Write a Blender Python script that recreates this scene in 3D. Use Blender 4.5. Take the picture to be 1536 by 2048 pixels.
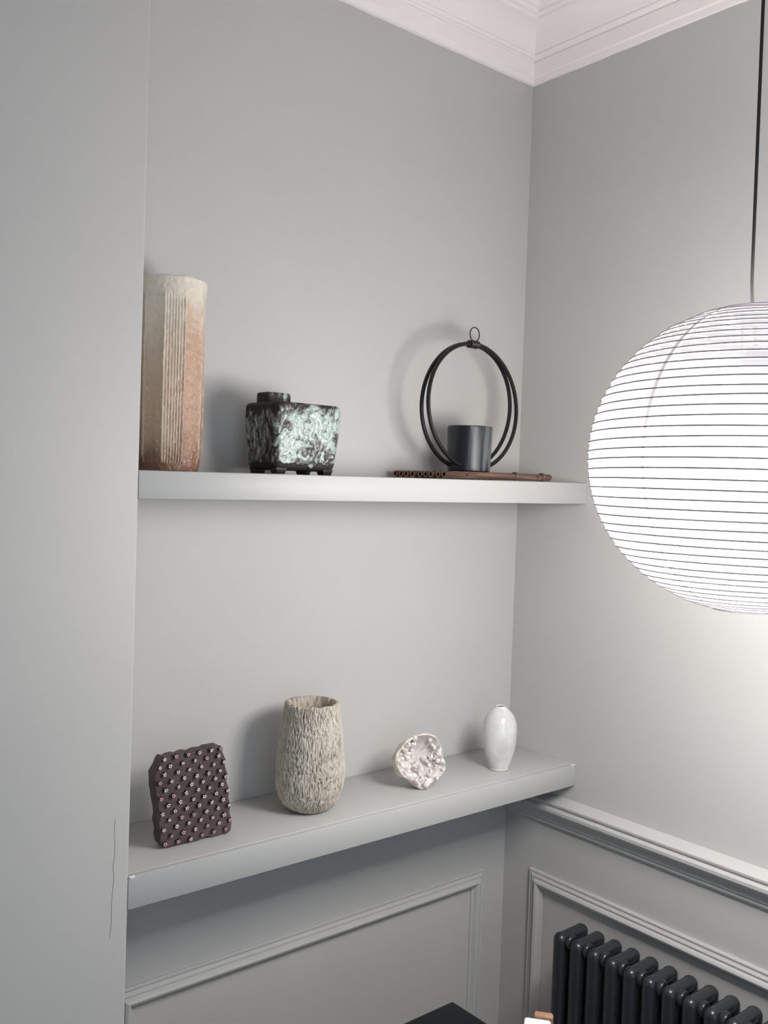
import bpy, bmesh, math, random
from mathutils import Vector, Matrix, noise

# ------------------------------------------------------------------ clear
for o in list(bpy.data.objects):
    bpy.data.objects.remove(o, do_unlink=True)
S = bpy.context.scene
COL = S.collection
PI = math.pi
random.seed(7)

# ------------------------------------------------------------------ camera
cam_d = bpy.data.cameras.new('camera')
cam = bpy.data.objects.new('camera', cam_d)
COL.objects.link(cam)
right = Vector((0.77008646, -0.63706168, 0.03345548))
down = Vector((0.00766878, -0.04319463, -0.99903724))
fwd = Vector((0.63789344, 0.76960161, -0.02837811))
M = Matrix((( right.x, -down.x, -fwd.x, -1.7741),
            ( right.y, -down.y, -fwd.y, -1.6100),
            ( right.z, -down.z, -fwd.z,  1.6800),
            (0, 0, 0, 1)))
cam.matrix_world = M
cam_d.sensor_fit = 'VERTICAL'
cam_d.sensor_height = 36.0
cam_d.sensor_width = 27.0
cam_d.lens = 1865.72 / 2048 * 36.0
cam_d.clip_start = 0.02
S.camera = cam

# ------------------------------------------------------------------ world, lights, exposure
W = bpy.data.worlds.new('sky')
S.world = W
W.use_nodes = True
bg = W.node_tree.nodes['Background']
bg.inputs['Color'].default_value = (0.66, 0.83, 1.0, 1)
bg.inputs['Strength'].default_value = 2.6
# portal: lets the renderer find the daylight that enters by the rear window
pl = bpy.data.lights.new('window_daylight', 'AREA')
pl.shape = 'RECTANGLE'; pl.size = 2.4; pl.size_y = 1.95
pl.cycles.is_portal = True
po = bpy.data.objects.new('window_daylight', pl)
po.location = (-2.3, -4.02, 1.325); po.rotation_euler = (PI/2, 0, 0)
COL.objects.link(po)
LAMP_W = 178.0           # the lamp inside the paper lantern
PAPER = 1.9              # glow of the paper at its brightest
S.view_settings.view_transform = 'Standard'
S.view_settings.look = 'None'
S.view_settings.gamma = 1.0
S.view_settings.use_curve_mapping = False
S.view_settings.exposure = 0.0

# ------------------------------------------------------------------ helpers
class MB:
    """collects vertices and faces, links them as ONE mesh object"""
    def __init__(s): s.v = []; s.f = []; s.m = []
    def add(s, vs, fs, mi=0):
        n = len(s.v); s.v += [tuple(p) for p in vs]
        s.f += [tuple(i + n for i in f) for f in fs]; s.m += [mi]*len(fs)
        return s
    def grid(s, rows, close_u=True, cap0=False, cap1=False, mi=0):
        """rows: list of equal-length rings"""
        n = len(rows[0]); vs = [p for r in rows for p in r]; fs = []
        for i in range(len(rows)-1):
            for j in range(n if close_u else n-1):
                k = (j+1) % n
                fs.append((i*n+j, i*n+k, (i+1)*n+k, (i+1)*n+j))
        if cap0: fs.append(tuple(reversed(range(n))))
        if cap1: fs.append(tuple(range((len(rows)-1)*n, len(rows)*n)))
        return s.add(vs, fs, mi)
    def lathe(s, prof, n=48, c=(0,0,0), cap0=False, cap1=False, mi=0):
        rows = [[(c[0]+r*math.cos(2*PI*j/n), c[1]+r*math.sin(2*PI*j/n), c[2]+z) for j in range(n)] for r, z in prof]
        return s.grid(rows, True, cap0, cap1, mi)
    def tube(s, pts, r, n=8, closed=False, cap=True, mi=0):
        pts = [Vector(p) for p in pts]; N = len(pts); rows = []; prev = None
        for i, p in enumerate(pts):
            a = pts[(i-1) % N] if (closed or i > 0) else p
            b = pts[(i+1) % N] if (closed or i < N-1) else p
            t = (b-a).normalized()
            if prev is None:
                q = Vector((0,0,1)) if abs(t.z) < .9 else Vector((1,0,0))
                x = t.cross(q).normalized()
            else:
                x = (prev - t*prev.dot(t)).normalized()
            prev = x; y = t.cross(x)
            rr = r[i] if isinstance(r, (list, tuple)) else r
            rows.append([p + (x*math.cos(2*PI*j/n) + y*math.sin(2*PI*j/n))*rr for j in range(n)])
        if closed:
            # align last ring with first
            rows.append(rows[0])
            return s.grid(rows, True, mi=mi)
        return s.grid(rows, True, cap, cap, mi)
    def box(s, a, b, bev=0.0, seg=2, mi=0):
        bm = bmesh.new(); bmesh.ops.create_cube(bm, size=1)
        for v in bm.verts:
            v.co = Vector(((a[i]+b[i])/2 + v.co[i]*abs(b[i]-a[i]) for i in range(3)))
        if bev > 0:
            bmesh.ops.bevel(bm, geom=bm.edges[:], offset=bev, segments=seg, profile=.5, affect='EDGES')
        return s.bm(bm, mi)
    def bm(s, bm, mi=0):
        bm.verts.index_update()
        s.add([v.co[:] for v in bm.verts], [[v.index for v in f.verts] for f in bm.faces], mi)
        bm.free(); return s
    def mesh(s, name, mats, angle=35, fix=True):
        me = bpy.data.meshes.new(name); me.from_pydata(s.v, [], s.f)
        for m in (mats if isinstance(mats, (list, tuple)) else [mats]): me.materials.append(m)
        me.polygons.foreach_set('material_index', s.m)
        if fix:
            bm = bmesh.new(); bm.from_mesh(me); bmesh.ops.recalc_face_normals(bm, faces=bm.faces); bm.to_mesh(me); bm.free()
        me.polygons.foreach_set('use_smooth', [True]*len(me.polygons))
        me.set_sharp_from_angle(angle=math.radians(angle))
        me.update(); return me
    def build(s, name, mats, parent=None, angle=35, fix=True, loc=None):
        o = bpy.data.objects.new(name, s.mesh(name, mats, angle, fix)); COL.objects.link(o)
        if parent: o.parent = parent
        if loc: o.location = loc
        return o

def link_mesh(name, me, parent=None, loc=(0,0,0), rot=(0,0,0)):
    o = bpy.data.objects.new(name, me); COL.objects.link(o); o.location = loc; o.rotation_euler = rot
    if parent: o.parent = parent
    return o
def tag(o, label, cat, group=None, kind=None):
    o['label'] = label; o['category'] = cat
    if group: o['group'] = group
    if kind: o['kind'] = kind
    return o
def struct(o, label, cat):
    o['kind'] = 'structure'; o['label'] = label; o['category'] = cat; return o
def thing(name, loc, label, cat, rz=0.0, kind=None):
    o = bpy.data.objects.new(name, None); COL.objects.link(o); o.location = loc; o.rotation_euler = (0,0,rz)
    o.empty_display_size = .05
    return tag(o, label, cat, kind=kind)
def fattr(o, name, vals):
    a = o.data.attributes.new(name, 'FLOAT', 'POINT'); a.data.foreach_set('value', vals)
def fbm(p, octv=4, h=.9):
    return noise.fractal(Vector(p), h, 2.0, octv)
def sstep(a, b, x):
    t = min(1, max(0, (x-a)/(b-a))); return t*t*(3-2*t)

# ------------------------------------------------------------------ materials
class NT:
    def __init__(s, name):
        s.m = bpy.data.materials.new(name); s.m.use_nodes = True
        s.t = s.m.node_tree; s.b = s.t.nodes['Principled BSDF']; s.out = s.t.nodes['Material Output']
        s._oc = None
    def n(s, typ, **kw):
        x = s.t.nodes.new(typ)
        for k, v in kw.items():
            if k.startswith('i_'):
                key = k[2:]; x.inputs[int(key) if key.isdigit() else key.replace('_', ' ')].default_value = v
            else: setattr(x, k, v)
        return x
    def l(s, a, b): s.t.links.new(a, b)
    def oc(s, scale=(1,1,1)):
        tc = s.n('ShaderNodeTexCoord'); mp = s.n('ShaderNodeMapping'); mp.inputs['Scale'].default_value = scale
        s.l(tc.outputs['Object'], mp.inputs['Vector']); return mp.outputs['Vector']
    def noise(s, scale, detail=4, rough=.55, vec=None, dist=0):
        x = s.n('ShaderNodeTexNoise'); x.inputs['Scale'].default_value = scale; x.inputs['Detail'].default_value = detail
        x.inputs['Roughness'].default_value = rough; x.inputs['Distortion'].default_value = dist
        s.l(vec if vec else s.oc(), x.inputs['Vector']); return x.outputs['Fac']
    def ramp(s, fac, stops):
        x = s.n('ShaderNodeValToRGB'); e = x.color_ramp.elements
        while len(e) < len(stops): e.new(.5)
        for i, (p, c) in enumerate(stops):
            e[i].position = p; e[i].color = (*c, 1) if len(c) == 3 else c
        s.l(fac, x.inputs['Fac']); return x.outputs['Color']
    def bump(s, h, strength=.2, dist=.002):
        x = s.n('ShaderNodeBump'); x.inputs['Strength'].default_value = strength; x.inputs['Distance'].default_value = dist
        s.l(h, x.inputs['Height']); s.l(x.outputs['Normal'], s.b.inputs['Normal'])
    def attr(s, name):
        x = s.n('ShaderNodeAttribute'); x.attribute_name = name; return x.outputs['Fac']
    def mix(s, fac, a, b):
        x = s.n('ShaderNodeMix'); x.data_type = 'RGBA'
        for sock, v in ((x.inputs['Factor'], fac), (x.inputs['A'], a), (x.inputs['B'], b)): pass
        fi, ai, bi = x.inputs[0], x.inputs[6], x.inputs[7]
        for sock, v in ((fi, fac), (ai, a), (bi, b)):
            if hasattr(v, 'is_output'): s.l(v, sock)
            elif isinstance(v, (int, float)): sock.default_value = v
            else: sock.default_value = (*v, 1)
        return x.outputs[2]
    def math(s, op, a, b=0.0, c=None):
        x = s.n('ShaderNodeMath'); x.operation = op
        for i, v in enumerate((a, b) if c is None else (a, b, c)):
            if hasattr(v, 'is_output'): s.l(v, x.inputs[i])
            else: x.inputs[i].default_value = v
        return x.outputs[0]
    def set(s, color=None, rough=None, spec=None, metal=None, coat=None):
        for k, v in (('Base Color', color), ('Roughness', rough), ('Specular IOR Level', spec), ('Metallic', metal), ('Coat Weight', coat)):
            if v is None: continue
            if hasattr(v, 'is_output'): s.l(v, s.b.inputs[k])
            elif k == 'Base Color': s.b.inputs[k].default_value = (*v, 1)
            else: s.b.inputs[k].default_value = v
        return s

def paint(name, c, rough=.6, spec=.3, bump=.06, scale=160, var=.03):
    k = NT(name)
    f = k.noise(1.7, 3)
    k.set(k.ramp(f, [(.3, tuple(x*(1-var) for x in c)), (.7, tuple(min(1, x*(1+var)) for x in c))]), rough, spec)
    k.bump(k.noise(scale, 4, .6), bump, .001)
    return k.m
WALLC = (.500, .494, .478)
m_wall = paint('wall_paint', WALLC, .55, .3, .10, 120)
m_trim = paint('trim_paint', (.485, .480, .470), .42, .4, .05, 90, .02)
m_shelf = paint('shelf_paint', (.435, .435, .425), .45, .4, .06, 60, .02)
m_white = paint('white_plaster', (.90, .85, .835), .7, .2, .12, 45, .02)
m_flat = lambda n, c, r=.5, s=.5, me=0: NT(n).set(c, r, s, me).m
m_caulk = m_flat('white_caulk', (.8, .8, .78), .5)
m_crack = m_flat('crack_line', (.33, .33, .32), .9, .1)
k = NT('floor_boards'); g = k.noise(6, 5, .6, k.oc((1, 14, 1)))
k.set(k.ramp(g, [(.3, (.24, .21, .175)), (.7, (.33, .295, .25))]), .4); m_floor = k.m

# ------------------------------------------------------------------ the room
XL, YR, H = -4.0, -4.0, 2.845          # left wall, rear wall, ceiling height
AX, AY = -1.1275, -0.2155              # chimney breast corner beside the alcove
BX = -2.63                             # far side of the breast
struct(MB().box((XL-.1, YR-.1, -.1), (.1, .1, 0)).build('floor', m_floor), 'pale timber floor below the shelves and the table', 'floor')
struct(MB().box((XL-.1, YR-.1, H), (.1, .1, H+.1)).build('ceiling', m_white), 'white ceiling above the cornice', 'ceiling')
struct(MB().box((AX-.05, 0, 0), (0, .1, H)).build('wall_back', m_wall), 'grey painted alcove wall behind both shelves', 'wall')
struct(MB().box((0, YR, 0), (.1, .1, H)).build('wall_right', m_wall), 'grey painted wall on the right behind the paper lantern', 'wall')
breast = struct(MB().box((BX, AY, 0), (AX, .1, H), .003, 3).build('wall_left', m_wall), 'grey painted chimney breast face filling the left of the photo', 'wall')
struct(MB().box((XL, 0, 0), (BX, .1, H)).build('wall_back_left', m_wall), 'grey alcove wall beyond the chimney breast', 'wall')
struct(MB().box((XL-.1, YR, 0), (XL, .1, H)).build('wall_far_left', m_wall), 'grey side wall far left of the camera', 'wall')
# rear wall with a window opening
wx0, wx1, wz0, wz1 = -3.5, -1.1, .35, 2.3
r = MB()
r.box((XL, YR-.1, 0), (wx0, YR, H)); r.box((wx1, YR-.1, 0), (0, YR, H))
r.box((wx0, YR-.1, 0), (wx1, YR, wz0)); r.box((wx0, YR-.1, wz1), (wx1, YR, H))
struct(r.build('wall_rear', m_wall), 'grey wall with a window behind the camera', 'wall')
wf = MB()
for a, b in (((wx0, wz0), (wx0+.06, wz1)), ((wx1-.06, wz0), (wx1, wz1)), ((wx0, wz0), (wx1, wz0+.06)), ((wx0, wz1-.06), (wx1, wz1)),
             ((wx0, 1.30), (wx1, 1.35)), ((-2.32, wz0), (-2.28, wz1))):
    wf.box((a[0], YR-.08, a[1]), (b[0], YR-.03, b[1]), .004)
win = struct(wf.build('window_1', m_white), 'white framed window in the wall behind the camera', 'window')
kp = NT('window_glass'); tr = kp.n('ShaderNodeBsdfTransparent'); gl = kp.n('ShaderNodeBsdfGlossy'); gl.inputs['Roughness'].default_value = .02
mx = kp.n('ShaderNodeMixShader'); mx.inputs[0].default_value = .06
kp.l(tr.outputs[0], mx.inputs[1]); kp.l(gl.outputs[0], mx.inputs[2]); kp.l(mx.outputs[0], kp.out.inputs['Surface'])
MB().box((wx0+.03, YR-.058, wz0+.03), (wx1-.03, YR-.054, wz1-.03)).build('pane', kp.m, win)

def offset_loop(path, d):
    out = []; n = len(path)
    for i in range(n):
        p0, p1, p2 = Vector(path[i-1]), Vector(path[i]), Vector(path[(i+1) % n])
        a = (p1-p0).normalized(); b = (p2-p1).normalized()
        na = Vector((-a.y, a.x)); nb = Vector((-b.y, b.x))
        m = (na+nb).normalized(); out.append(p1 + m*(d/max(.2, m.dot(na))))
    return out
plan = [(0, YR), (0, 0), (AX, 0), (AX, AY), (BX, AY), (BX, 0), (XL, 0), (XL, YR)]
CZ = 2.694
cprof = [(0, -.002), (.007, 0), (.008, .012), (.013, .015), (.014, .048), (.011, .051), (.013, .054), (.020, .056), (.023, .061), (.021, .066),
         (.024, .068), (.029, .079), (.038, .090), (.050, .099), (.066, .105), (.083, .107), (.084, .113), (.094, .115), (.095, .122), (.104, .124),
         (.112, .131), (.116, .140), (.127, .142), (.128, .151)]
# densify each run so the plaster edge can waver a little
def dens(path, step=.03):
    out = []
    for i in range(len(path)):
        a, b = Vector(path[i]), Vector(path[(i+1) % len(path)]); out.append((a, i, 0))
        n = max(1, int((b-a).length/step)) if i in (0, 1) else 1
        for k in range(1, n): out.append((a.lerp(b, k/n), i, k/n))
    return out
rows = []
for d, h in cprof:
    corners = offset_loop(plan, d); ring = []
    for p, i, t in dens(plan):
        a, b = corners[i], corners[(i+1) % len(plan)]; q = a.lerp(b, t)
        w = noise.noise(Vector((q.x*22, q.y*22, 3))) * (.0022 if h < .001 else .0006)
        ring.append((q.x, q.y, CZ+h+w))
    rows.append(ring)
struct(MB().grid(rows).build('trim_1', m_white, angle=28, fix=True), 'white moulded plaster cornice where the walls meet the ceiling', 'cornice')

# dado rail on the right wall
rprof = [(.0, 0), (.007, 0), (.009, .004), (.009, .010), (.013, .013), (.015, .022), (.019, .029), (.024, .032), (.025, .035), (.030, .037), (.034, .043),
         (.034, .050), (.030, .055), (.028, .0565), (.030, .058), (.032, .062), (.032, .066), (.004, .076), (0, .077)]
RZ = .866
rows = [[(-d, YR+(-.0-YR)*j/60, RZ+h+noise.noise(Vector((j*.7, h*9, 0)))*.0004) for j in range(61)] for d, h in rprof]
struct(MB().grid(rows, close_u=False).build('trim_2', m_trim, angle=25), 'grey dado rail moulding on the right wall below the lantern', 'dado rail')

# framed wall panels (picture-frame moulding), every length its own piece
pprof = [(0, 0), (0, .006), (.0015, .0085), (.004, .009), (.0065, .0075), (.009, .0085), (.0115, .012), (.014, .0125), (.0155, .0105), (.0175, .0115),
         (.020, .016), (.0245, .0185), (.029, .0165), (.032, .011), (.0335, .007), (.037, .005), (.038, .003), (.038, 0)]
def frame(name, o, ux, un, x0, x1, z0, z1, label, wid=1.0):
    root = struct(bpy.data.objects.new(name, None), label, 'wall panel'); COL.objects.link(root); root.location = o
    ux = Vector(ux); un = Vector(un); uz = Vector((0, 0, 1))
    P = lambda x, z, d: ux*x + uz*z + un*d
    def ins(w): w *= wid; return [(x0+w, z0+w), (x1-w, z0+w), (x1-w, z1-w), (x0+w, z1-w)]
    for s in range(4):
        rows = []
        for w, d in pprof:
            c = ins(w); a, b = c[s], c[(s+1) % 4]
            rows.append([P(a[0]+(b[0]-a[0])*t, a[1]+(b[1]-a[1])*t, d) for t in (0, .25, .5, .75, 1)])
        MB().grid(rows, close_u=False).build('moulding', m_trim, root, 25)
    return root
frame('trim_3', (0, 0, 0), (1, 0, 0), (0, -1, 0), -1.055, -.079, .22, .728, 'grey panel moulding frame on the alcove wall under the lower shelf', 1.08)
frame('trim_4', (0, 0, 0), (0, -1, 0), (-1, 0, 0), .092, 2.05, .22, .743, 'grey panel moulding frame on the right wall behind the radiator', 1.08)

# skirting
for nm, a, b, l in (('baseboard_back', (AX, -.018, 0), (0, 0, .15), 'grey skirting board at the foot of the alcove wall'),
                    ('baseboard_right', (-.018, YR, 0), (0, 0, .15), 'grey skirting board at the foot of the right wall'),
                    ('baseboard_left', (BX, AY-.018, 0), (AX, AY, .15), 'grey skirting board at the foot of the chimney breast')):
    struct(MB().box(a, b, .004).build(nm, m_trim), l, 'skirting board')

# hairline crack in the breast's paint
pts = [(-1.1525, 1.135), (-1.1535, 1.11), (-1.1515, 1.09), (-1.1525, 1.07), (-1.1545, 1.058), (-1.152, 1.045), (-1.1535, 1.022), (-1.155, .995), (-1.1545, .97), (-1.1565, .945)]
MB().tube([(x, AY-.0002, z) for x, z in pts], .00035, 5).build('crack', m_crack, breast)

# ------------------------------------------------------------------ shelves
def shelf(zl0, zr0, zl1, zr1, label, rec):
    root = thing('floating_shelf', (AX, 0, zl0), label, 'shelf')
    L = -AX; yf = AY
    def slab(y0, y1, ta, tb, bev):
        # slab between bottom line and top line, both free to tilt a little
        bm = bmesh.new(); bmesh.ops.create_cube(bm, size=1)
        for v in bm.verts:
            r_ = v.co.x > 0; up = v.co.z > 0
            z = ((zr1 if r_ else zl1) - ta) if up else ((zr0 if r_ else zl0) + tb)
            v.co = Vector((L if r_ else 0.0, y1 if v.co.y > 0 else y0, z - zl0))
        bmesh.ops.bevel(bm, geom=bm.edges[:], offset=bev, segments=2, profile=.5, affect='EDGES')
        return MB().bm(bm)
    slab(yf+.010, 0, 0, .002, .0012).build('board', m_shelf, root)
    slab(yf-.0005, yf+.0096, rec, 0, .0015).build('fascia', m_shelf, root)
    return root
low = shelf(.981, .9807, 1.0371, 1.0330, 'lower grey floating shelf carrying the star block and rough vase', .0022)
MB().box((.0015, AY-.0018, .0515), (.011, AY+.002, .0545), .0008).box((.004, AY-.0016, .0495), (.0075, AY+.002, .053), .0008).build('filler_blob', m_caulk, low)
MB().box((L0 := -AX-.016, AY-.0015, .0495), (-AX-.001, AY+.002, .0515), .0007).build('filler_blob', m_caulk, low)
shelf(1.6454, 1.6522, 1.6917, 1.7018, 'upper grey floating shelf carrying the tall vase and hoop holder', .0004)
def ztop(x): return 1.6925 + (x-AX)/(-AX)*.0101
def zlow(x): return 1.0371 - (x-AX)/(-AX)*.0041

# ------------------------------------------------------------------ tall faceted vase
k = NT('shino_glaze')
h = k.attr('h'); side = k.attr('side'); comb = k.attr('comb')
n1 = k.noise(28, 5, .6, k.oc((1, 1, .35))); n2 = k.noise(180, 3, .6)
tone = k.math('ADD', h, k.math('MULTIPLY', k.math('SUBTRACT', n1, .5), .55))
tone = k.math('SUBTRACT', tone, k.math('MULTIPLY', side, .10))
base = k.ramp(tone, [(.02, (.22, .105, .06)), (.10, (.33, .20, .13)), (.30, (.44, .28, .19)), (.56, (.50, .33, .23)), (.72, (.60, .48, .37)), (.88, (.74, .69, .60))])
grey = k.ramp(tone, [(.02, (.20, .10, .06)), (.12, (.42, .30, .21)), (.55, (.60, .48, .37)), (.85, (.72, .65, .54)), (1, (.76, .70, .61))])  # greige left facets, lightened in the colour to stand in for fill light
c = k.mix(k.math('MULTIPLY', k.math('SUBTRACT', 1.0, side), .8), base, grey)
c = k.mix(k.math('MULTIPLY', comb, .45), c, (.74, .66, .56))
spk = k.ramp(n2, [(.60, (0, 0, 0)), (.72, (1, 1, 1))])
c = k.mix(k.math('MULTIPLY', spk, .45), c, (.78, .69, .58))
k.set(c, .30, .5); k.bump(k.noise(230, 4, .65), .7, .0018); m_vase = k.m
vx, vy = -1.0165, -.095
root = thing('tall_vase', (vx, vy, ztop(vx)), 'tall faceted stoneware vase, cream fading to rust brown, on the upper shelf', 'vase')
toC = Vector((-1.7741-vx, -1.61-vy)).normalized(); rt = Vector((-toC.y, toC.x))
corn = [math.radians(a) for a in (-128, -90, -51, -12.6, 22, 63, 104, 145, 188)]
NTH, NZ, HV = 300, 150, .331
vmb = MB(); rows = []; A_h = []; A_s = []; A_c = []
def vr(ph, t):
    # ph measured from the camera side, positive to the right
    q = ph
    while q < corn[0]: q += 2*PI
    while q >= corn[0]+2*PI: q -= 2*PI
    i = max(j for j in range(len(corn)) if corn[j] <= q)
    a0 = corn[i]; a1 = corn[i+1] if i+1 < len(corn) else corn[0]+2*PI
    mid = (a0+a1)/2; half = (a1-a0)/2
    R = .0555 + .0020*math.sin(PI*t*.9) + (.0015 if t > .9 else 0)
    poly = R*math.cos(half)/math.cos(q-mid) * 1.015
    f = sstep(.02, .09, t)*(1-sstep(.87, .95, t))
    rr = R*(1-f*.85) + poly*f*.85
    if t < .10: rr *= .93 + .07*sstep(0, .10, t)
    comb = 0.
    ridge = 0.
    if .035 < t < .91:
        for a in corn:
            dq = (q-a+PI) % (2*PI) - PI
            ridge += math.exp(-(dq/.028)**2)
        if abs(mid-math.radians(4.7)) < .05 or i in (6, 8):
            e = sstep(0, .06, q-a0)*sstep(0, .06, a1-q)
            comb = e*max(0, math.cos((q-a0)/(a1-a0)*2*PI*7))
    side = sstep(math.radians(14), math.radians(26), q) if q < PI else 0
    rough = (.0007 + .0009*side) * fbm((q*7, t*40, i*3.1), 4)
    wob = .0011*noise.noise(Vector((q*2, t*4, 9)))
    brk = .75+.5*noise.noise(Vector((q*3, t*25, 1)))
    rr += rough + wob + .0019*ridge*brk + .0016*comb*brk
    return rr, side, min(1, ridge+comb)
for iz in range(NZ+1):
    t = iz/NZ; ring = []
    for j in range(NTH):
        ph = 2*PI*j/NTH
        rr, sd, cb = vr(ph, t)
        d = toC*math.cos(ph) + rt*math.sin(ph)
        ring.append((d.x*rr, d.y*rr, t*HV)); A_h.append(t); A_s.append(sd); A_c.append(cb*.8)
    rows.append(ring)
for s_, zz in ((.975, HV+.0022), (.94, HV+.0015), (.90, HV-.004), (.89, HV-.03), (.87, .03), (.3, .012)):
    ring = []
    for j in range(NTH):
        ph = 2*PI*j/NTH; d = toC*math.cos(ph)+rt*math.sin(ph)
        ring.append((d.x*.0565*s_, d.y*.0565*s_, zz)); A_h.append(min(1, zz/HV)); A_s.append(0); A_c.append(0)
    rows.append(ring)
vmb.grid(rows, True, True, True)
o = vmb.build('body', m_vase, root, 60)
fattr(o, 'h', A_h); fattr(o, 'side', A_s); fattr(o, 'comb', A_c)

# ------------------------------------------------------------------ teal lava-glazed box vase
k = NT('lava_glaze')
g = k.attr('glaze'); v_ = k.math('ADD', g, k.math('MULTIPLY', k.math('SUBTRACT', k.noise(150, 5, .65), .5), .42))
col = k.ramp(v_, [(.22, (.014, .011, .010)), (.38, (.055, .046, .042)), (.50, (.13, .14, .13)), (.62, (.25, .31, .285)), (.80, (.37, .445, .41)), (.97, (.49, .55, .52))])
k.set(col, k.ramp(v_, [(.3, (.6,)*3), (.6, (.24,)*3)]), .4); k.bump(k.noise(300, 3, .6), .35, .001); m_lava = k.m
k = NT('black_clay'); k.set((.007, .007, .0075), .38, .4); k.bump(k.noise(200, 3), .1, .001); m_blk = k.m
tx, ty = -.7665, -.110
BW, BD, BH = .150, .114, .1265            # body size
root = thing('lava_vase', (tx, ty, ztop(tx)), 'square box-shaped vase in mint and black lava glaze on the upper shelf', 'vase')
def rbox(w, d, z0, z1, rc, re, dens_=.0016):
    """rounded box as a superellipse-ish ring stack; returns rows of (x,y,z)"""
    rows = []; n = int(2*(w+d)/dens_)
    # perimeter of a rounded rectangle
    def per(s, w, d, rc):
        hw, hd = w/2-rc, d/2-rc; segs = [2*hw, PI/2*rc, 2*hd, PI/2*rc]*2; L = sum(segs); s = (s % 1)*L; x = -hw; 
        pts = [((-hw, -hd-rc), (1, 0)), ((hw, -hd), -PI/2), ((hw+rc, -hd), (0, 1)), ((hw, hd), 0), ((hw, hd+rc), (-1, 0)), ((-hw, hd), PI/2), ((-hw-rc, hd), (0, -1)), ((-hw, -hd), PI)]
        for k_, sl in enumerate(segs):
            if s <= sl or k_ == 7:
                p, q = pts[k_]
                if k_ % 2 == 0: return p[0]+q[0]*s, p[1]+q[1]*s, (q[1], -q[0])
                a = q + s/rc; return p[0]+rc*math.cos(a), p[1]+rc*math.sin(a), (math.cos(a), math.sin(a))
            s -= sl
    return n, per
n, per = rbox(BW, BD, 0, BH, .012, .008)
rows = []; AG = []
zs = []
Z0 = .0068                                  # body floor above the shelf (feet below)
steps = 84
for i in range(-7, steps+8):
    if i < 0: a = (i+7)/7*PI/2; zs.append((Z0+.010*(1-math.sin(a)), -.010*(1-math.cos(PI/2-a)) if False else -.010*(1-math.sin(a))))
    elif i <= steps: zs.append((Z0+.010+(BH-.018)*i/steps, 0))
    else: a = (i-steps)/7*PI/2; zs.append((Z0+.010+(BH-.018)+.008*math.sin(a), -.008*(1-math.cos(a))))
zs = []
for i in range(8): a = i/8*PI/2; zs.append((Z0+.012*(1-math.cos(a)), -.012*(1-math.sin(a))))
for i in range(steps+1): zs.append((Z0+.012+(BH-.020)*i/steps, 0))
for i in range(1, 8): a = i/7*PI/2; zs.append((Z0+BH-.008+.008*math.sin(a), -.008*(1-math.cos(a))))
for z, ins in zs:
    tz = (z-Z0)/BH; ring = []
    tap = -.006*(1-sstep(0, .8, tz)) if tz < .8 else 0
    for j in range(n):
        w_, d_ = BW+2*(ins+tap), BD+2*(ins+tap)
        x, y, nn = per(j/n, w_, d_, max(.004, .013+ins*.6))
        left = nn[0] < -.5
        p = Vector((x*40, y*40, z*(15 if left else 34)))
        q_ = p + noise.noise_vector(p*.8)*1.0 + noise.noise_vector(p*2.1+Vector((5, 1, 2)))*.35
        n1_ = noise.noise(q_*1.1); n2_ = noise.noise(q_*2.4+Vector((7, 3, 1))); n3_ = noise.noise(p*.75+Vector((20, 4, 9)))
        line = max(0, 1-abs(n1_)/.15); line2 = max(0, 1-abs(n2_)/.12)
        n4_ = noise.noise(q_*4.5+Vector((2, 8, 5)))
        gl_ = .83 - .42*line*(.75+.8*n2_) - .26*line2 + .26*n2_ + .16*n4_ - .26*sstep(.02, .36, n3_)
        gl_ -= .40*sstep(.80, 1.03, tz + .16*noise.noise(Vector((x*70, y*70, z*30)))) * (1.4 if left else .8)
        if left: gl_ -= .27  # left face turned from the lamp, its shade darkened into the glaze
        lim = Z0 + .0135 + .006*noise.noise(Vector((x*45, y*45, 5))) + .003*noise.noise(Vector((x*160, y*160, 7)))
        if not left and abs(x-.012) < .016: lim -= .006*math.cos((x-.012)/.016*PI/2)
        e = sstep(lim-.0012, lim+.0012, z)
        gl_ = max(.05, min(1, gl_))
        disp = e*(.0012 + .0030*(gl_-.4))
        ring.append((x+nn[0]*disp, y+nn[1]*disp, z)); AG.append(gl_*e)
    rows.append(ring)
mb = MB().grid(rows, True, True, True)
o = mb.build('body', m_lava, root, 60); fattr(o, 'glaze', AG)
# neck: a small square collar, off centre to the left
nb = MB(); rows = []; AG = []
n2, per2 = rbox(.054, .042, 0, .02, .006, .004)
for z, ins in ((-.004, 0), (.004, 0), (.008, 0), (.012, 0), (.0165, 0), (.0185, -.001), (.0195, -.003), (.0195, -.009), (.015, -.010), (-.004, -.011)):
    ring = []
    for j in range(120):
        x, y, nn = per2(j/120, .054+2*ins, .042+2*ins, max(.003, .007+ins*.5))
        g_ = .22 + .45*fbm((x*90+4, y*90, z*90), 3) + (.5 if abs(x-.012) < .004 and nn[1] < -.5 else 0)
        ring.append((x + nn[0]*.001*g_, y + nn[1]*.001*g_, z)); AG.append(max(.1, min(.9, g_)))
    rows.append(ring)
nb.grid(rows, True)
o = nb.build('neck', m_lava, root, 50, loc=(-.0405, 0.006, Z0+BH-.0005)); fattr(o, 'glaze', AG)
fm = MB(); rows = []
for z, s_ in ((0, .78), (.001, .84), (.0075, 1.0), (.011, 1.05)):
    rows.append([(s_*.011*a, s_*.011*b, z) for a, b in ((-1, -1), (1, -1), (1, 1), (-1, 1))])
fme = fm.grid(rows, True, True, True).mesh('foot', m_blk, 30)
for sx in (-1, 1):
    for sy in (-1, 1): link_mesh('foot', fme, root, (sx*.0530, sy*.036, 0))

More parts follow.
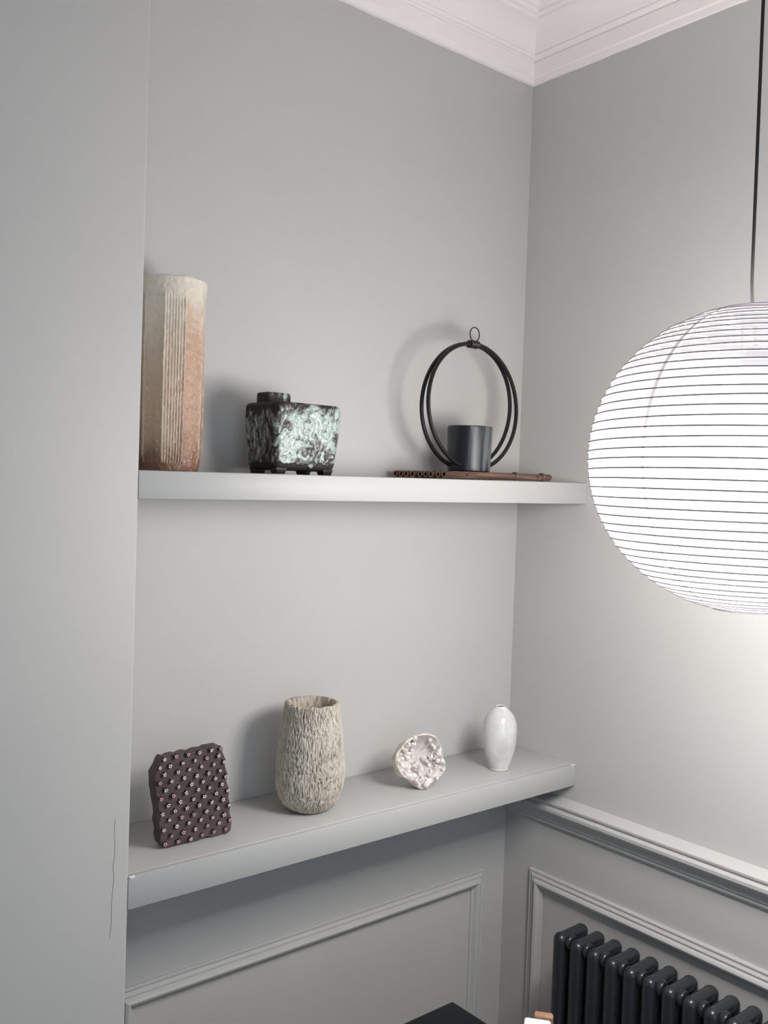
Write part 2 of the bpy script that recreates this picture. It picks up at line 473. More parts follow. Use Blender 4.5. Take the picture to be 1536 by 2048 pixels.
# ------------------------------------------------------------------ bamboo trivet
k = NT('smoked_bamboo'); f = k.noise(9, 5, .6, k.oc((1, 12, 12))); 
k.set(k.ramp(f, [(.30, (.034, .017, .013)), (.52, (.095, .048, .032)), (.72, (.22, .13, .09))]), .36, .5)
k.bump(k.noise(60, 3, .6, k.oc((.3, 6, 6))), .25, .001); m_bam = k.m
m_end = m_flat('bamboo_end', (.27, .17, .12), .7, .2); m_hole = m_flat('bamboo_pith', (.03, .018, .014), .9, .1)
m_tie = m_flat('rattan_tie', (.10, .055, .04), .5)
bx0, bx1 = -.440, -.112
bz = ztop(-.275)
tv = thing('bamboo_trivet', (-.275, -.105, bz), 'dark bamboo stick trivet under the black hoop holder on the upper shelf', 'trivet')
tv.rotation_euler = (0, -.009, 0)
NS = 9
for i in range(NS):
    y = -.088 + .0198*i; rr = .0068 + .0006*random.random() + (.0006 if i == 0 else 0); Ls = -.165+random.uniform(-.003, .003)+(.0 if i else .001); Le = .165 + random.uniform(-.006, .004)
    xs = []; nodes = [random.uniform(-.12, -.09), random.uniform(-.01, .05), random.uniform(.11, .14)] if i else [-.128, .058, .146]
    N = 66; pr = []
    for q in range(N+1):
        x = Ls+(Le-Ls)*q/N
        bump = sum(math.exp(-((x-c_)/.0028)**2) for c_ in nodes)
        pr.append((x, rr*(1+.14*bump - .05*sum(math.exp(-((x-c_-.006)/.003)**2) for c_ in nodes))))
    m_ = MB(); n_ = 12
    ring = lambda x, r_: [(x, y+r_*math.cos(2*PI*j/n_), 0.0088+r_*math.sin(2*PI*j/n_)) for j in range(n_)]
    m_.grid([ring(x, r_) for x, r_ in pr], True)
    for sgn, (x, r_) in ((1, pr[0]), (-1, pr[-1])):
        m_.grid([ring(x, r_), ring(x+.0001*sgn, r_*.58)], True, mi=1)
        m_.grid([ring(x+.0001*sgn, r_*.58), ring(x+.008*sgn, r_*.5)], True, False, True, mi=2)
    m_.build('bamboo_stick', [m_bam, m_end, m_hole], tv, 50)
# cross pegs through the sticks and their ties
for xc in (-.105, .118):
    MB().tube([(xc, -.098, .0085), (xc, .078, .0085)], .0028, 8).build('cross_peg', m_bam, tv)
for xc in (.050, .140):
    t_ = MB()
    for q in range(4):
        t_.tube([(xc+(q-1.5)*.0022, -.088+.0088*math.cos(a*PI/8), .0096+.0082*math.sin(a*PI/8)) for a in range(16)], .0012, 6, closed=True)
    t_.build('tie', m_tie, tv)
MB().tube([(.13, -.086, .0094), (.176, -.0845, .0096)], [.0045, .0045], 10).build('peg_end', m_bam, tv)

# ------------------------------------------------------------------ black hoop candle holder
k = NT('black_lacquer'); k.set((.008, .008, .009), .38, .35); m_hoop = k.m
k = NT('brushed_black'); f = k.noise(70, 6, .7, k.oc((1, 1, .05))); f2 = k.noise(14, 2, .5, k.oc((1, 1, .25)))
ff = k.math('MULTIPLY', f, f2)
k.set(k.ramp(ff, [(.21, (.008, .010, .015)), (.27, (.018, .021, .028)), (.34, (.12, .125, .13))]), k.ramp(f, [(.3, (.28,)*3), (.7, (.5,)*3)]), .5)
k.bump(f, .2, .0008); m_cup = k.m
m_bind = m_flat('dark_binding', (.028, .018, .016), .5)
hx, hy = -.2895, -.112
hz = bz + .0178
hroot = thing('hoop_candle_holder', (hx, hy, hz), 'black double hoop candle holder with cup standing on the bamboo trivet', 'candle holder', math.radians(1))
MB().lathe([(.0, .0), (.046, 0), (.0475, .001), (.0480, .004), (.0505, .097), (.0505, .0995), (.050, .1005), (.0478, .1005), (.0470, .0995), (.0460, .010), (.0, .008)], 64).build('cup', m_cup, hroot, 40)
RH = .1395; zc = .1455
for sgn in (-1, 1):
    pts = []
    for q in range(96):
        a = 2*PI*q/96; dx = RH*1.012*math.sin(a); dz = RH*math.cos(a)
        s_ = (1-math.cos(a))/2           # 0 at top, 1 at bottom
        pts.append((dx, sgn*(.0040+.0125*s_), zc+dz))
    MB().tube(pts, .0046, 10, closed=True).build('hoop', m_hoop, hroot)
b_ = MB()
for q in range(7):
    a = (q-3)*.026
    c_ = Vector((RH*math.sin(a)*1.012, 0, zc+RH*math.cos(a)-.0002)); tdir = Vector((math.cos(a), 0, -math.sin(a))); nrm = Vector((math.sin(a), 0, math.cos(a)))
    b_.tube([c_ + Vector((0, 1, 0))*(.0105*math.cos(w*PI/8)) + nrm*(.0068*math.sin(w*PI/8)) for w in range(16)], .0021, 6, closed=True)
b_.build('binding', m_bind, hroot)
MB().tube([(.0150*math.sin(2*PI*q/32)+.004, 0, zc+RH+.0225+.0155*math.cos(2*PI*q/32)) for q in range(32)], .0013, 8, closed=True).build('hanging_loop', m_hoop, hroot)

# ------------------------------------------------------------------ star-studded printing block
OUT = [(-78.2,148.2),(-87.2,134.2),(-85.5,120.9),(-85.7,110.6),(-83.0,99.7),(-81.8,90.3),(-79.7,80.8),(-77.6,71.3),(-75.6,60.4),(-77.2,47.7),(-75.0,39.4),(-72.6,29.7),(-74.2,20.9),(-71.4,9.8),(-66.2,2.8),(-59.7,0),(-51.2,0),(-43.4,1.6),(-32.6,0.9),(-22.3,0),(-13.6,0),(-1.7,0.3),(5.6,1.5),(13.0,3.9),(23.6,2.6),(34.3,0.6),(43.5,1.0),(51.2,2.5),(60.5,1.5),(66.6,4.7),(67.8,17.6),(69.0,26.3),(64.9,32.0),(62.6,40.7),(65.1,51.3),(62.0,58.7),(59.6,67.5),(61.8,80.8),(57.6,89.8),(54.5,98.6),(57.3,109.1),(53.9,117.9),(50.7,126.7),(53.0,135.9),(48.8,144.7),(44.4,153.6),(45.8,158.9),(39.0,164.7),(32.1,164.8),(24.5,164.5),(16.2,164.8),(9.6,162.1),(0.6,163.0),(-6.8,163.0),(-15.5,160.4),(-25.9,163.0),(-33.1,161.9),(-40.2,159.7),(-48.2,162.3),(-57.4,161.2),(-63.0,159.1),(-70.8,161.4),(-75.6,155.6)]
STARS = [(-69.3,157.0),(-48.1,159.0),(-24.0,159.0),(-1.5,159.4),(22.0,160.0),(41.0,159.4),(-77.3,143.9),(-57.6,144.2),(-34.0,146.2),(-10.0,146.2),(13.1,146.7),(36.5,147.4),(-67.9,131.2),(-43.0,131.8),(-20.5,132.3),(3.5,133.0),(27.5,133.3),(49.0,134.3),(-77.3,117.1),(-54.0,117.3),(-30.3,118.3),(-6.2,118.8),(17.4,119.4),(40.4,120.2),(-64.9,104.1),(-40.3,104.6),(-16.1,105.2),(6.6,106.1),(31.7,107.0),(53.4,107.6),(-73.7,89.4),(-50.4,90.7),(-25.9,91.4),(-2.4,92.6),(20.8,93.1),(45.1,93.7),(-59.9,76.3),(-36.0,77.6),(-11.8,77.6),(10.7,78.8),(34.9,79.6),(57.7,80.3),(-70.1,62.6),(-46.4,63.4),(-23.6,64.6),(0.7,64.8),(24.7,65.7),(48.3,66.6),(-56.3,49.3),(-33.3,49.2),(-9.2,50.7),(14.9,51.2),(38.8,52.3),(60.6,52.9),(-66.4,34.3),(-42.5,35.2),(-19.1,36.6),(4.5,37.5),(28.3,37.6),(52.3,38.0),(-52.6,21.2),(-28.9,22.1),(-5.1,22.6),(18.4,24.0),(42.8,24.2),(64.2,25.0),(-62.9,8.6),(-38.9,8.3),(-15.3,8.1),(9.1,9.5),(31.7,11.4),(56.3,11.0)]
k = NT('carved_block'); f = k.noise(45, 5, .6); f2 = k.noise(14, 3)
k.set(k.mix(k.math('MULTIPLY', f2, .7), k.ramp(f, [(.3, (.040, .030, .031)), (.7, (.095, .072, .072))]), (.115, .072, .075)), .6, .35)
k.bump(k.noise(90, 5, .65), .5, .002); m_block = k.m
m_star = m_flat('worn_star_tip', (.72, .64, .62), .5); m_starr = m_flat('pink_star_tip', (.52, .34, .33), .5); m_stub = m_flat('star_stub_side', (.05, .03, .032), .55)
bxc = -.965
root = thing('printing_block', (bxc, -.132, zlow(bxc)), 'dark brown block studded with rows of small pale stars on the lower shelf', 'printing block')
def smooth_loop(P, it=1):
    for _ in range(it):
        Q = []
        for i in range(len(P)):
            a, b = P[i], P[(i+1) % len(P)]
            Q.append((.75*a[0]+.25*b[0], .75*a[1]+.25*b[1])); Q.append((.25*a[0]+.75*b[0], .25*a[1]+.75*b[1]))
        P = Q
    return P
lp = [(x/1000, z/1000) for x, z in smooth_loop(OUT, 0)]
cx_, cz_ = -.010, .082
ins = lambda s_: [(cx_+(x-cx_)*s_, cz_+(z-cz_)*s_) for x, z in lp]
YF = -.014
rows = []
for s_, y in ((.985, .014), (1.0, .0115), (1.0, YF+.003), (.997, YF+.0008), (.986, YF)):
    rows.append([(x, y, max(0, z)) for x, z in ins(s_)])
# the face: concentric rings with carved unevenness
for s_ in (.93, .86, .79, .72, .65, .58, .51, .44, .37, .30, .23, .16, .09, .03):
    rows.append([(x, YF+.0007*noise.noise(Vector((x*60, z*60, 2)))+.0005*noise.noise(Vector((x*170, z*170, 2))), z) for x, z in ins(s_)])
MB().grid(rows, True, True, True).build('slab', m_block, root, 40)
def star_mesh(mt, seed):
    R = random.Random(seed); n = 10
    ro = [(.0042 if j % 2 == 0 else .0024)*R.uniform(.85, 1.12) for j in range(n)]
    ring = lambda s_, y: [(s_*ro[j]*math.sin(2*PI*j/n), y, s_*ro[j]*math.cos(2*PI*j/n)) for j in range(n)]
    circ = lambda r_, y: [(r_*math.sin(2*PI*j/n), y, r_*math.cos(2*PI*j/n)) for j in range(n)]
    b = MB(); b.grid([ring(1.35, .0015), ring(1.15, -.002), ring(1.0, -.0062)], True)
    b.grid([ring(1.0, -.0062), circ(.0013, -.0062)], True, mi=1)
    b.grid([circ(.0013, -.0062), circ(.0011, -.004)], True, False, True)
    return b.mesh('star_stub', [m_stub, mt], 30)
sms = [star_mesh(m_star, i) for i in range(5)] + [star_mesh(m_starr, 11)]
for i, (x, z) in enumerate(STARS):
    x = min(x, max(a for a, b in OUT if abs(b-z) < 7)-4.2)
    pink = i in (1, 2, 5, 10, 18, 30, 31, 49, 50, 54+6, 61, 63, 66, 67, 69, 70, 71, 65)
    me = sms[5] if pink else sms[i % 5]
    q = link_mesh('star_stub', me, root, ((x-2.6)/1000, YF, (z+1.4)/1000), (random.uniform(-.12, .12), random.uniform(-.6, .6), random.uniform(-.12, .12)))
    w = random.uniform(.85, 1.08); q.scale = (w, random.uniform(.8, 1.05), w)

# ------------------------------------------------------------------ rough carved vase
k = NT('chiselled_stone')
rl = k.attr('relief'); f = k.noise(34, 5, .65, k.oc((1, 1, .28))); f2 = k.noise(11, 3)
v_ = k.math('ADD', k.math('MULTIPLY', rl, .55), k.math('MULTIPLY', f, .5))
c = k.ramp(v_, [(.22, (.11, .085, .06)), (.40, (.31, .26, .20)), (.56, (.50, .455, .375)), (.82, (.66, .62, .54))])  # grooves darkened in the colour, in place of shade in the recesses
c = k.mix(k.math('MULTIPLY', k.ramp(f2, [(.5, (0, 0, 0)), (.7, (1, 1, 1))]), .4), c, (.46, .38, .31))
k.set(c, .85, .2); k.bump(k.noise(150, 5, .7, k.oc((1, 1, .30))), 1.0, .004); m_stone = k.m
sx_, sy_ = -.7030, -.115
root = thing('rough_vase', (sx_, sy_, zlow(sx_)), 'rough chiselled beige vase with an open mouth on the lower shelf', 'vase')
SP = [(0, .036), (.004, .043), (.012, .0515), (.026, .0600), (.045, .0655), (.065, .0672), (.090, .0665), (.120, .0640), (.150, .0610), (.180, .0575), (.205, .0540), (.2125, .0530)]
def sprof(z):
    for i in range(len(SP)-1):
        if z <= SP[i+1][0]:
            t = (z-SP[i][0])/(SP[i+1][0]-SP[i][0]); return SP[i][1]+(SP[i+1][1]-SP[i][1])*t
    return SP[-1][1]
rows = []; AR = []; NT_ = 300; NZ_ = 170
def rimz(a): return .2115 + .0028*noise.noise(Vector((math.cos(a)*2.2, math.sin(a)*2.2, 4))) + .0012*noise.noise(Vector((math.cos(a)*8, math.sin(a)*8, 4)))
for i in range(NZ_+1):
    t = i/NZ_; ring = []
    for j in range(NT_):
        a = 2*PI*j/NT_; ht = rimz(a); z = ht*(t**1.15)
        ca, sa = math.cos(a), math.sin(a)
        p = Vector((ca*33, sa*33, z*56)); p += noise.noise_vector(Vector((ca*5, sa*5, z*32)))*1.1
        rv = 1-2*abs(noise.noise(p)); rv2 = 1-2*abs(noise.noise(Vector((p.x*2.1, p.y*2.1, p.z*1.5+8))))
        rel = .6*rv+.4*rv2
        R = sprof(z) + .0020*noise.noise(Vector((ca*1.5, sa*1.5, z*18))) + (.0040*(rel-.4))*sstep(0, .02, z+.004)
        if z < .05 : R += .0012*noise.noise(Vector((ca*9, sa*9, z*120)))
        ring.append((R*ca, R*sa, z)); AR.append(max(0, min(1, .5+.95*(rel-.35))))
    rows.append(ring)
for q, (dr, dz) in enumerate(((-.003, .0012), (-.007, .0004), (-.010, -.005), (-.0125, -.014), (-.014, -.03), (-.012, -.06), (-.011, -.10), (-.012, -.14), (-.030, -.155))):
    ring = []
    for j in range(NT_):
        a = 2*PI*j/NT_; ca, sa = math.cos(a), math.sin(a)
        nz = noise.noise(Vector((ca*6, sa*6, dz*70)))
        # a knotty lump fills part of the mouth on the left
        lump = math.exp(-((((a-math.radians(175)+PI) % (2*PI))-PI)/.75)**2)*(.018*sstep(.004, .02, -dz))
        R = .0530+dr+nz*.0016*min(1, q)-lump
        ring.append((R*ca, R*sa, rimz(a)+dz)); AR.append(.45+.5*nz)
    rows.append(ring)
o = MB().grid(rows, True, True, True).build('body', m_stone, root, 70); fattr(o, 'relief', AR)

# ------------------------------------------------------------------ geode
k = NT('geode_shell'); f = k.noise(30, 5, .6)
k.set(k.ramp(f, [(.3, (.60, .52, .42)), (.6, (.78, .73, .64))]), .55, .4); k.bump(k.noise(80, 5, .6), .6, .003); m_gsh = k.m
k = NT('milky_quartz'); f = k.noise(60, 4, .6)
k.set(k.ramp(f, [(.3, (.66, .61, .585)), (.7, (.82, .79, .765))]), .2, .6)
k.b.inputs['Subsurface Weight'].default_value = .25; k.b.inputs['Subsurface Radius'].default_value = (.006, .005, .0045)
m_qz = k.m
k = NT('druse'); f = k.noise(110, 5, .7)
k.set(k.ramp(f, [(.3, (.60, .535, .51)), (.7, (.78, .74, .71))]), .5, .4); k.bump(k.n('ShaderNodeTexVoronoi', i_Scale=150.0).outputs['Distance'], .35, .002); m_dr = k.m
gx, gy = -.4325, -.140
gz = zlow(gx)
root = thing('geode', (gx, gy, gz), 'broken white crystal geode with hollow side facing out on the lower shelf', 'geode')
toC3 = Vector((-1.7741-gx, -1.61-gy, 1.68-gz-.05)).normalized()
rt3 = Vector((-toC3.y, toC3.x, 0)).normalized()
w_ax = (toC3*math.cos(.52) + rt3*math.sin(.52)); w_ax = (w_ax + Vector((0, 0, -.02))).normalized()
u_ax = Vector((-w_ax.y, w_ax.x, 0)).normalized(); v_ax = w_ax.cross(u_ax).normalized()
RIM = [(180,570),(250,480),(330,440),(440,410),(530,415),(610,455),(645,520),(655,640),(680,760),(660,800),(600,850),(520,880),(440,935),(380,925),(290,830),(200,790),(165,700),(165,640)]
RIM = [((x-425)/5.12/935*1.10, -(y-668)/5.12/935*1.02) for x, y in RIM]
RIM = smooth_loop(RIM, 1)
NR = 144
def rim_r(a):
    best = None
    for i in range(len(RIM)):
        x0, y0 = RIM[i]; x1, y1 = RIM[(i+1) % len(RIM)]
        dx, dy = math.cos(a), math.sin(a); ex, ey = x1-x0, y1-y0
        den = dx*ey-dy*ex
        if abs(den) < 1e-12: continue
        t = (x0*ey-y0*ex)/den; s_ = (x0*dy-y0*dx)/den
        if t > 0 and -1e-6 <= s_ <= 1+1e-6: best = t if best is None else max(best, t)
    return best or .05
RR = [rim_r(2*PI*j/NR) for j in range(NR)]
center = Vector((0, 0, .0555))
def GP(rad, a, w): return center + u_ax*(rad*math.cos(a)) + v_ax*(rad*math.sin(a)) + w_ax*w
out_rows = []
for q in range(15):
    al = q/14*PI/2
    ring = []
    for j in range(NR):
        a = 2*PI*j/NR; fr = math.sin(al)**.8; rad = RR[j]*fr*(1.02+.05*math.sin(2*al)); w = -.052*math.cos(al)+.006
        rad *= 1+.05*noise.noise(Vector((math.cos(a)*3, math.sin(a)*3, w*60)))
        w += .004*noise.noise(Vector((math.cos(a)*4+5, math.sin(a)*4, w*50)))*fr
        P = GP(rad, a, w); ring.append(P)
    out_rows.append(ring)
zmin = min(p.z for r_ in out_rows for p in r_)
jag = [.0034*noise.noise(Vector((math.cos(2*PI*j/NR)*7, math.sin(2*PI*j/NR)*7, 1))) for j in range(NR)]
in_rows = [out_rows[-1]]
for fr, w in ((.985, .0078),):
    in_rows.append([GP(RR[j]*fr, 2*PI*j/NR, w+jag[j]) for j in range(NR)])
dr_rows = [in_rows[-1]]
for q in range(0, 16):
    fr = .97*(1-q/16.5); w = .0070-.040*(1-(fr/.97)**2.6)
    ring = []
    for j in range(NR):
        a = 2*PI*j/NR
        x, y = RR[j]*fr*math.cos(a), RR[j]*fr*math.sin(a)
        dd, _ = noise.voronoi(Vector((x*95, y*95, 3)))
        smooth = 1-.75*sstep(-.006, .01, y)*sstep(-.004, .010, x)    # the upper right of the hollow is smoother
        lump = (.0065*noise.noise(Vector((x*60, y*60, 1))) + .0055*(.8-dd[0]*1.5))*smooth*min(1, (q+1)/2)
        if y < -.010: lump += .010*sstep(-.010, -.032, y)*min(1, (q+1)/4)      # crystals pile up at the bottom
        ring.append(GP(RR[j]*fr, a, w+jag[j]*(1-q/16)+lump))
    dr_rows.append(ring)
lift = -zmin - .0005
shift = lambda rows: [[p + Vector((0, 0, lift)) for p in r_] for r_ in rows]
MB().grid(shift(out_rows), True, True).grid(shift(in_rows), True).build('shell', m_gsh, root, 50)
MB().grid(shift(dr_rows), True, False, True).build('cavity_lining', m_dr, root, 12)
R_ = random.Random(5)
for q in range(95):
    a = R_.uniform(0, 2*PI); fr = math.sqrt(R_.uniform(.05, .90))
    if math.sin(a) > .2 and math.cos(a) > -.1 and fr < .8: continue      # upper right of the hollow is bare
    rad = rim_r(a)*fr; w = .0070-.038*(1-min(1, fr/.97)**2.6)
    x, y = rad*math.cos(a), rad*math.sin(a)
    if y < -.012: w += .010*sstep(-.012, -.035, y)
    base = GP(rad, a, w-.002) + Vector((0, 0, lift))
    ln = R_.uniform(.005, .013); rr = R_.uniform(.0030, .0070)
    d = (w_ax*1.0 - (u_ax*math.cos(a)+v_ax*math.sin(a))*R_.uniform(.1, .8)*fr + Vector((R_.uniform(-.6, .6), R_.uniform(-.6, .6), R_.uniform(-.5, .7)))).normalized()
    if q == 0: base = GP(.021, math.radians(-95), -.004)+Vector((0, 0, lift)); ln = .019; rr = .0045; d = (w_ax*.5+v_ax*.85).normalized()
    e1 = d.orthogonal().normalized(); e2 = d.cross(e1)
    hexr = lambda s_, h_: [base + d*h_ + (e1*math.cos(PI/3*j)+e2*math.sin(PI/3*j))*rr*s_ for j in range(6)]
    MB().grid([hexr(1.05, 0), hexr(1, ln*.68), hexr(.62, ln*.9), hexr(.30, ln)], True, False, True).build('crystal', m_qz, root, 10)

# ------------------------------------------------------------------ small white bottle vase
k = NT('white_glaze'); f = k.noise(22, 4, .55)
k.set(k.ramp(f, [(.35, (.58, .575, .555)), (.55, (.70, .695, .67)), (.75, (.76, .75, .73))]), .09, .8); m_wg = k.m
m_bis = m_flat('bare_foot', (.66, .63, .58), .8, .2); m_dk = m_flat('mouth_shade', (.05, .045, .04), .8, .2)
qx, qy = -.1875, -.142
root = thing('bottle_vase', (qx, qy, zlow(qx)), 'small glossy white bottle vase with a tiny mouth on the lower shelf', 'vase')
MB().lathe([(0, .004), (.019, .0035), (.0222, .0055), (.0240, .008), (.0274, .019), (.0318, .030), (.0344, .041), (.0372, .053), (.0388, .066), (.0396, .080), (.0396, .092), (.0388, .102), (.0372, .111), (.0340, .120), (.0290, .1285), (.0235, .1352), (.0172, .1404), (.0135, .1430), (.0128, .1445), (.0124, .1462), (.0110, .1470), (.0098, .1462), (.0095, .140), (.02, .130), (.034, .100), (.024, .012), (0, .010)], 72).build('body', m_wg, root, 50)
MB().lathe([(0, 0), (.0205, 0), (.0225, .0015), (.0230, .0052), (.0205, .0062), (0, .0062)], 48).build('foot_ring', m_bis, root, 40)
MB().lathe([(0, .1432), (.0102, .1434), (.0102, .1440), (0, .1440)], 32).build('mouth', m_dk, root, 40)  # dark disc plugging the hole, painted in place of the shade inside

# ------------------------------------------------------------------ paper lantern
LC = Vector((-.4989, -.9049, 1.7350)); LA, LB = .2331, .2218
k = NT('lantern_paper')
ge = k.n('ShaderNodeNewGeometry')
k.set(k.mix(ge.outputs['Backfacing'], (.82, .80, .80), (.012, .012, .012)), .9, .0); k.b.inputs['Transmission Weight'].default_value = 0  # inner face blackened so the lamplit far side adds no glow
tc = k.n('ShaderNodeTexCoord'); sp = k.n('ShaderNodeSeparateXYZ'); k.l(tc.outputs['Object'], sp.inputs[0])
# bulb light through the paper is put into its emission, weakest at the crown
zz = sp.outputs['Z']
mr = k.n('ShaderNodeMapRange'); mr.interpolation_type = 'SMOOTHSTEP'
mr.inputs['From Min'].default_value = .17; mr.inputs['From Max'].default_value = -.04
mr.inputs['To Min'].default_value = .44; mr.inputs['To Max'].default_value = PAPER
k.l(zz, mr.inputs['Value'])
k.b.inputs['Emission Color'].default_value = (1.0, .975, .975, 1)
k.l(mr.outputs[0], k.b.inputs['Emission Strength'])
tr = k.n('ShaderNodeBsdfTransparent'); mx = k.n('ShaderNodeMixShader'); 
mt = k.n('ShaderNodeMapRange'); mt.inputs['From Min'].default_value = .04; mt.inputs['From Max'].default_value = -.13      # thin paper lets some lamp light straight through, more below
mt.inputs['To Min'].default_value = .165; mt.inputs['To Max'].default_value = .215; k.l(zz, mt.inputs['Value']); k.l(mt.outputs[0], mx.inputs[0])
k.l(k.b.outputs[0], mx.inputs[1]); k.l(tr.outputs[0], mx.inputs[2]); k.l(mx.outputs[0], k.out.inputs['Surface']); m_paper = k.m
m_rib = m_flat('lantern_rib', (.50, .46, .48), .7, .2); m_seam = NT('paper_seam'); m_seam.set((.62, .58, .60), .9, .1)
m_seam.b.inputs['Emission Color'].default_value = (1, .95, .97, 1); m_seam.b.inputs['Emission Strength'].default_value = .36; k_ = m_seam; tc = k_.n('ShaderNodeTexCoord'); sp = k_.n('ShaderNodeSeparateXYZ'); k_.l(tc.outputs['Object'], sp.inputs[0])
mr = k_.n('ShaderNodeMapRange'); mr.interpolation_type = 'SMOOTHSTEP'; mr.inputs['From Min'].default_value = .17; mr.inputs['From Max'].default_value = -.06
mr.inputs['To Min'].default_value = .28; mr.inputs['To Max'].default_value = PAPER*.55
k_.l(sp.outputs['Z'], mr.inputs['Value']); k_.l(mr.outputs[0], k_.b.inputs['Emission Strength']); m_seam = k_.m
m_cord = m_flat('cord_fabric', (.035, .032, .03), .75, .2); m_wire = m_flat('frame_wire', (.02, .02, .02), .6, .2)
lan = thing('paper_lantern', LC, 'round white ribbed paper lantern hanging lit on a dark cord', 'pendant lamp')
NRIB = 46; T0 = .20
tt = lambda i: T0 + (PI-2*T0)*i/(NRIB-1)
rows = []
SUB = 4
for i in range((NRIB-1)*SUB+1):
    t = tt(i/SUB); sag = .0011*math.sin(PI*(i % SUB)/SUB)
    r_ = LA*math.sin(t)-sag*math.sin(t); z = LB*math.cos(t)-sag*math.cos(t)
    rows.append([(r_*math.cos(2*PI*j/96), r_*math.sin(2*PI*j/96), z) for j in range(96)])
MB().grid(rows).build('shade', m_paper, lan, 60)
for i in range(NRIB):
    t = tt(i); r_ = LA*math.sin(t)+.0007; z = LB*math.cos(t)
    wob = random.uniform(0, 6.28)
    MB().tube([(r_*math.cos(2*PI*j/96), r_*math.sin(2*PI*j/96), z+.0005*math.sin(2*PI*j/96*2+wob)) for j in range(96)], .0012, 6, closed=True).build('rib', m_rib, lan, 60)
# meridian where two lengths of paper overlap
toL = Vector((-1.7741-LC.x, -1.61-LC.y)).normalized(); rtL = Vector((-toL.y, toL.x))
pm = math.radians(-35)
rows = []
for i in range((NRIB-6)*SUB+1):
    t = tt(i/SUB+1); row = []
    wd = .0075*(1-.35*(i/((NRIB-6)*SUB)))/max(.15, math.sin(t))/LA
    for e in (-1, 1):
        d = toL*math.cos(pm+e*wd/2) + rtL*math.sin(pm+e*wd/2); r_ = LA*math.sin(t)+.0008
        row.append((d.x*r_, d.y*r_, LB*math.cos(t)+.0003))
    rows.append(row)
MB().grid(rows, False).build('paper_seam', m_seam, lan)
for s_ in (1, -1):
    MB().tube([(LA*math.sin(T0)*math.cos(2*PI*j/48), LA*math.sin(T0)*math.sin(2*PI*j/48), s_*LB*math.cos(T0)) for j in range(48)], .0016, 6, closed=True).build('end_ring', m_wire, lan)
fw = MB(); rr_ = LA*math.sin(T0); zz_ = LB*math.cos(T0)
fw.tube([(-rr_, 0, zz_), (-.02, 0, zz_-.01), (.02, 0, zz_-.01), (rr_, 0, zz_)], .0015, 6)
fw.tube([(-rr_, 0, -zz_), (rr_, 0, -zz_)], .0015, 6); fw.tube([(-rr_*.9, 0, zz_), (-rr_*.9, 0, -zz_)], .0015, 6); fw.tube([(rr_*.9, 0, zz_), (rr_*.9, 0, -zz_)], .0015, 6)
fw.build('frame', m_wire, lan)
MB().lathe([(0, .16), (.012, .16), (.019, .15), (.019, .09), (.014, .085), (0, .085)], 24).build('lamp_holder', m_cord, lan)
k = NT('opal_bulb'); k.set((.9, .9, .88), .4); k.b.inputs['Emission Color'].default_value = (1, .97, .95, 1); k.b.inputs['Emission Strength'].default_value = 1.2
MB().lathe([(0, -.05), (.016, -.046), (.028, -.034), (.033, -.015), (.030, .008), (.020, .035), (.013, .06), (.013, .088), (0, .088)], 24).build('bulb', k.m, lan)
ll = bpy.data.lights.new('lantern_lamp', 'POINT'); ll.energy = LAMP_W; ll.shadow_soft_size = .17; ll.color = (1.0, .972, .955)
lo = bpy.data.objects.new('lantern_lamp', ll); COL.objects.link(lo); lo.parent = lan; lo.location = (0, 0, -.035)
cx0 = -.0226
cp = [(-.004, 0, .165), (-.012, 0, .195), (-.0205, .0, .232), (cx0, .0, .255)] + [(cx0-.0008*q, 0, .255+(H-LC.z-.255)*q/8) for q in range(1, 9)]
MB().tube(cp, .0024, 10).build('cord', m_cord, lan, 60)
MB().lathe([(0, 0), (.045, 0), (.045, -.012), (.038, -.022), (0, -.024)], 32).build('ceiling_rose', m_white, lan, 40, loc=(cx0-.0064, 0, H-LC.z))

# ------------------------------------------------------------------ column radiator
k = NT('anthracite_enamel'); k.set((.020, .024, .027), .27, .5); k.bump(k.noise(120, 3), .04, .001); m_rad = k.m
rad = thing('column_radiator', (-.112, -.31, 0), 'anthracite column radiator standing against the right wall panel', 'radiator')
def section_mesh():
    # one section: three upright tubes with domed ends, bridged at top and bottom by round bars
    b = MB(); hw = .0345; z0, z1 = .12, .7045; R = .0162; Rb = .0146
    dome = [(R*math.sin(q/8*PI/2), R*math.cos(q/8*PI/2)) for q in range(9)]
    for x in (-hw, 0, hw):
        q0 = .006 if x == 0 else 0        # the middle tube ends inside the bars
        b.lathe([(max(r_, 1e-5), z1-q0-R+h_) for r_, h_ in dome] + [(r_ if r_ > 0 else 1e-5, z0+q0+R-h_) for r_, h_ in reversed(dome)], 24, (x, 0, 0))
    for z in (z1-Rb-.0008, z0+Rb+.0008):
        b.tube([(-hw, 0, z), (0, 0, z), (hw, 0, z)], Rb, 24, cap=False)
    return b.mesh('section', m_rad, 60)
def hub_mesh():
    b = MB(); rows = []
    for y, r_ in ((-.014, .0), (-.014, .010), (-.012, .0145), (-.007, .0150), (-.004, .0165), (.004, .0165), (.007, .0150), (.012, .0145), (.014, .010), (.014, 0)):
        rows.append([(r_*math.cos(2*PI*j/24), y*.5, r_*math.sin(2*PI*j/24)) for j in range(24)])
    return b.grid(rows).mesh('connector', m_rad, 40)
sm, hm = section_mesh(), hub_mesh()
PITCH = .0462
NSEC = 24
for i in range(NSEC):
    s_ = link_mesh('section', sm, rad, (0, -PITCH*i, 0))
    if i < NSEC-1:
        for z in (.6885, .136): link_mesh('connector', hm, s_, (-.0265, -PITCH/2, z))
for y in (-.05, -PITCH*(NSEC-1)+.05):
    MB().box((-.02, y-.012, 0), (.02, y+.012, .13), .004).build('foot', m_rad, rad)
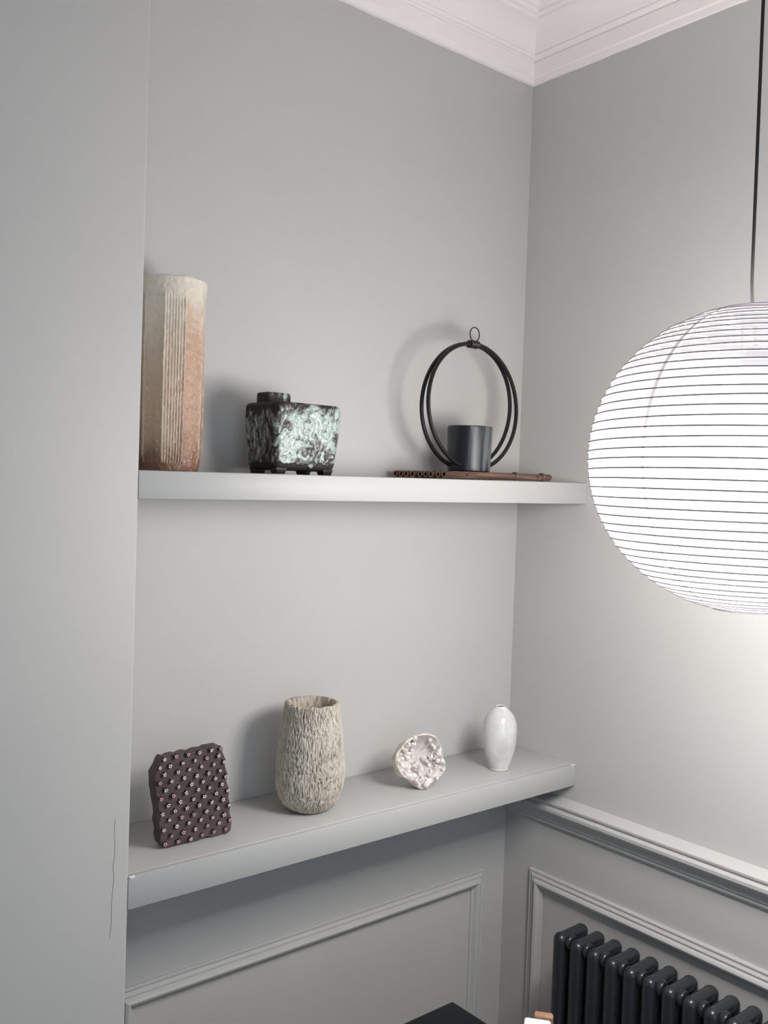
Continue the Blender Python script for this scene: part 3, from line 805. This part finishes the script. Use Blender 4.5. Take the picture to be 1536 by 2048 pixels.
MB().tube([(.03, 0, .145), (.03, .07, .145), (.03, .08, .13), (.03, .08, .0)], .0075, 10).build('feed_pipe', m_flat('chrome_pipe', (.6, .6, .6), .25, .5, 1), rad)

# ------------------------------------------------------------------ black table, corner in view
k = NT('black_gloss'); k.set((.006, .0065, .007), .10, .4); m_tab = k.m
tx0, tx1, ty0, ty1, tz = -1.22, -.5795, -1.62, -.4125, .74
tab = thing('black_table', ((tx0+tx1)/2, (ty0+ty1)/2, 0), 'glossy black table whose corner shows at the bottom edge', 'table')
lx, ly = (tx1-tx0)/2, (ty1-ty0)/2
MB().box((-lx, -ly, tz-.022), (lx, ly, tz), .0025, 3).build('tabletop', m_tab, tab)
ap = MB()
for a, b in (((-lx+.05, -ly+.05), (lx-.05, -ly+.07)), ((-lx+.05, ly-.07), (lx-.05, ly-.05)), ((-lx+.05, -ly+.05), (-lx+.07, ly-.05)), ((lx-.07, -ly+.05), (lx-.05, ly-.05))):
    ap.box((a[0], a[1], tz-.09), (b[0], b[1], tz-.022))
ap.build('apron', m_tab, tab)
for sx in (-1, 1):
    for sy in (-1, 1):
        MB().box((sx*(lx-.06)-.022, sy*(ly-.06)-.022, 0), (sx*(lx-.06)+.022, sy*(ly-.06)+.022, tz-.022), .003).build('leg', m_tab, tab)

# ------------------------------------------------------------------ small things standing on the table's end
k = NT('oiled_oak'); f = k.noise(18, 5, .6, k.oc((8, 8, 1)))
k.set(k.ramp(f, [(.3, (.20, .10, .05)), (.7, (.33, .18, .095))]), .45, .4); k.bump(f, .1, .001); m_oak = k.m
wk = thing('wooden_block', (-.6589, -.6914, tz), 'small brown wooden block behind the white box on the table', 'block', math.radians(-52))
MB().box((-.0150, -.008, 0), (.0150, .008, .133), .0045, 4).build('block', m_oak, wk)
m_card = paint('white_card', (.62, .62, .61), .6, .3, .05, 200, .01)
wb = thing('white_box', (-.6955, -.7095, tz), 'small plain white box standing on the end of the black table', 'box', math.radians(-52))
MB().box((-.0195, -.03, 0), (.0195, .03, .112), .004, 3).build('carton', m_card, wb)
MB().box((-.0205, -.031, .112), (.0205, .031, .130), .004, 3).build('lid', m_card, wb)
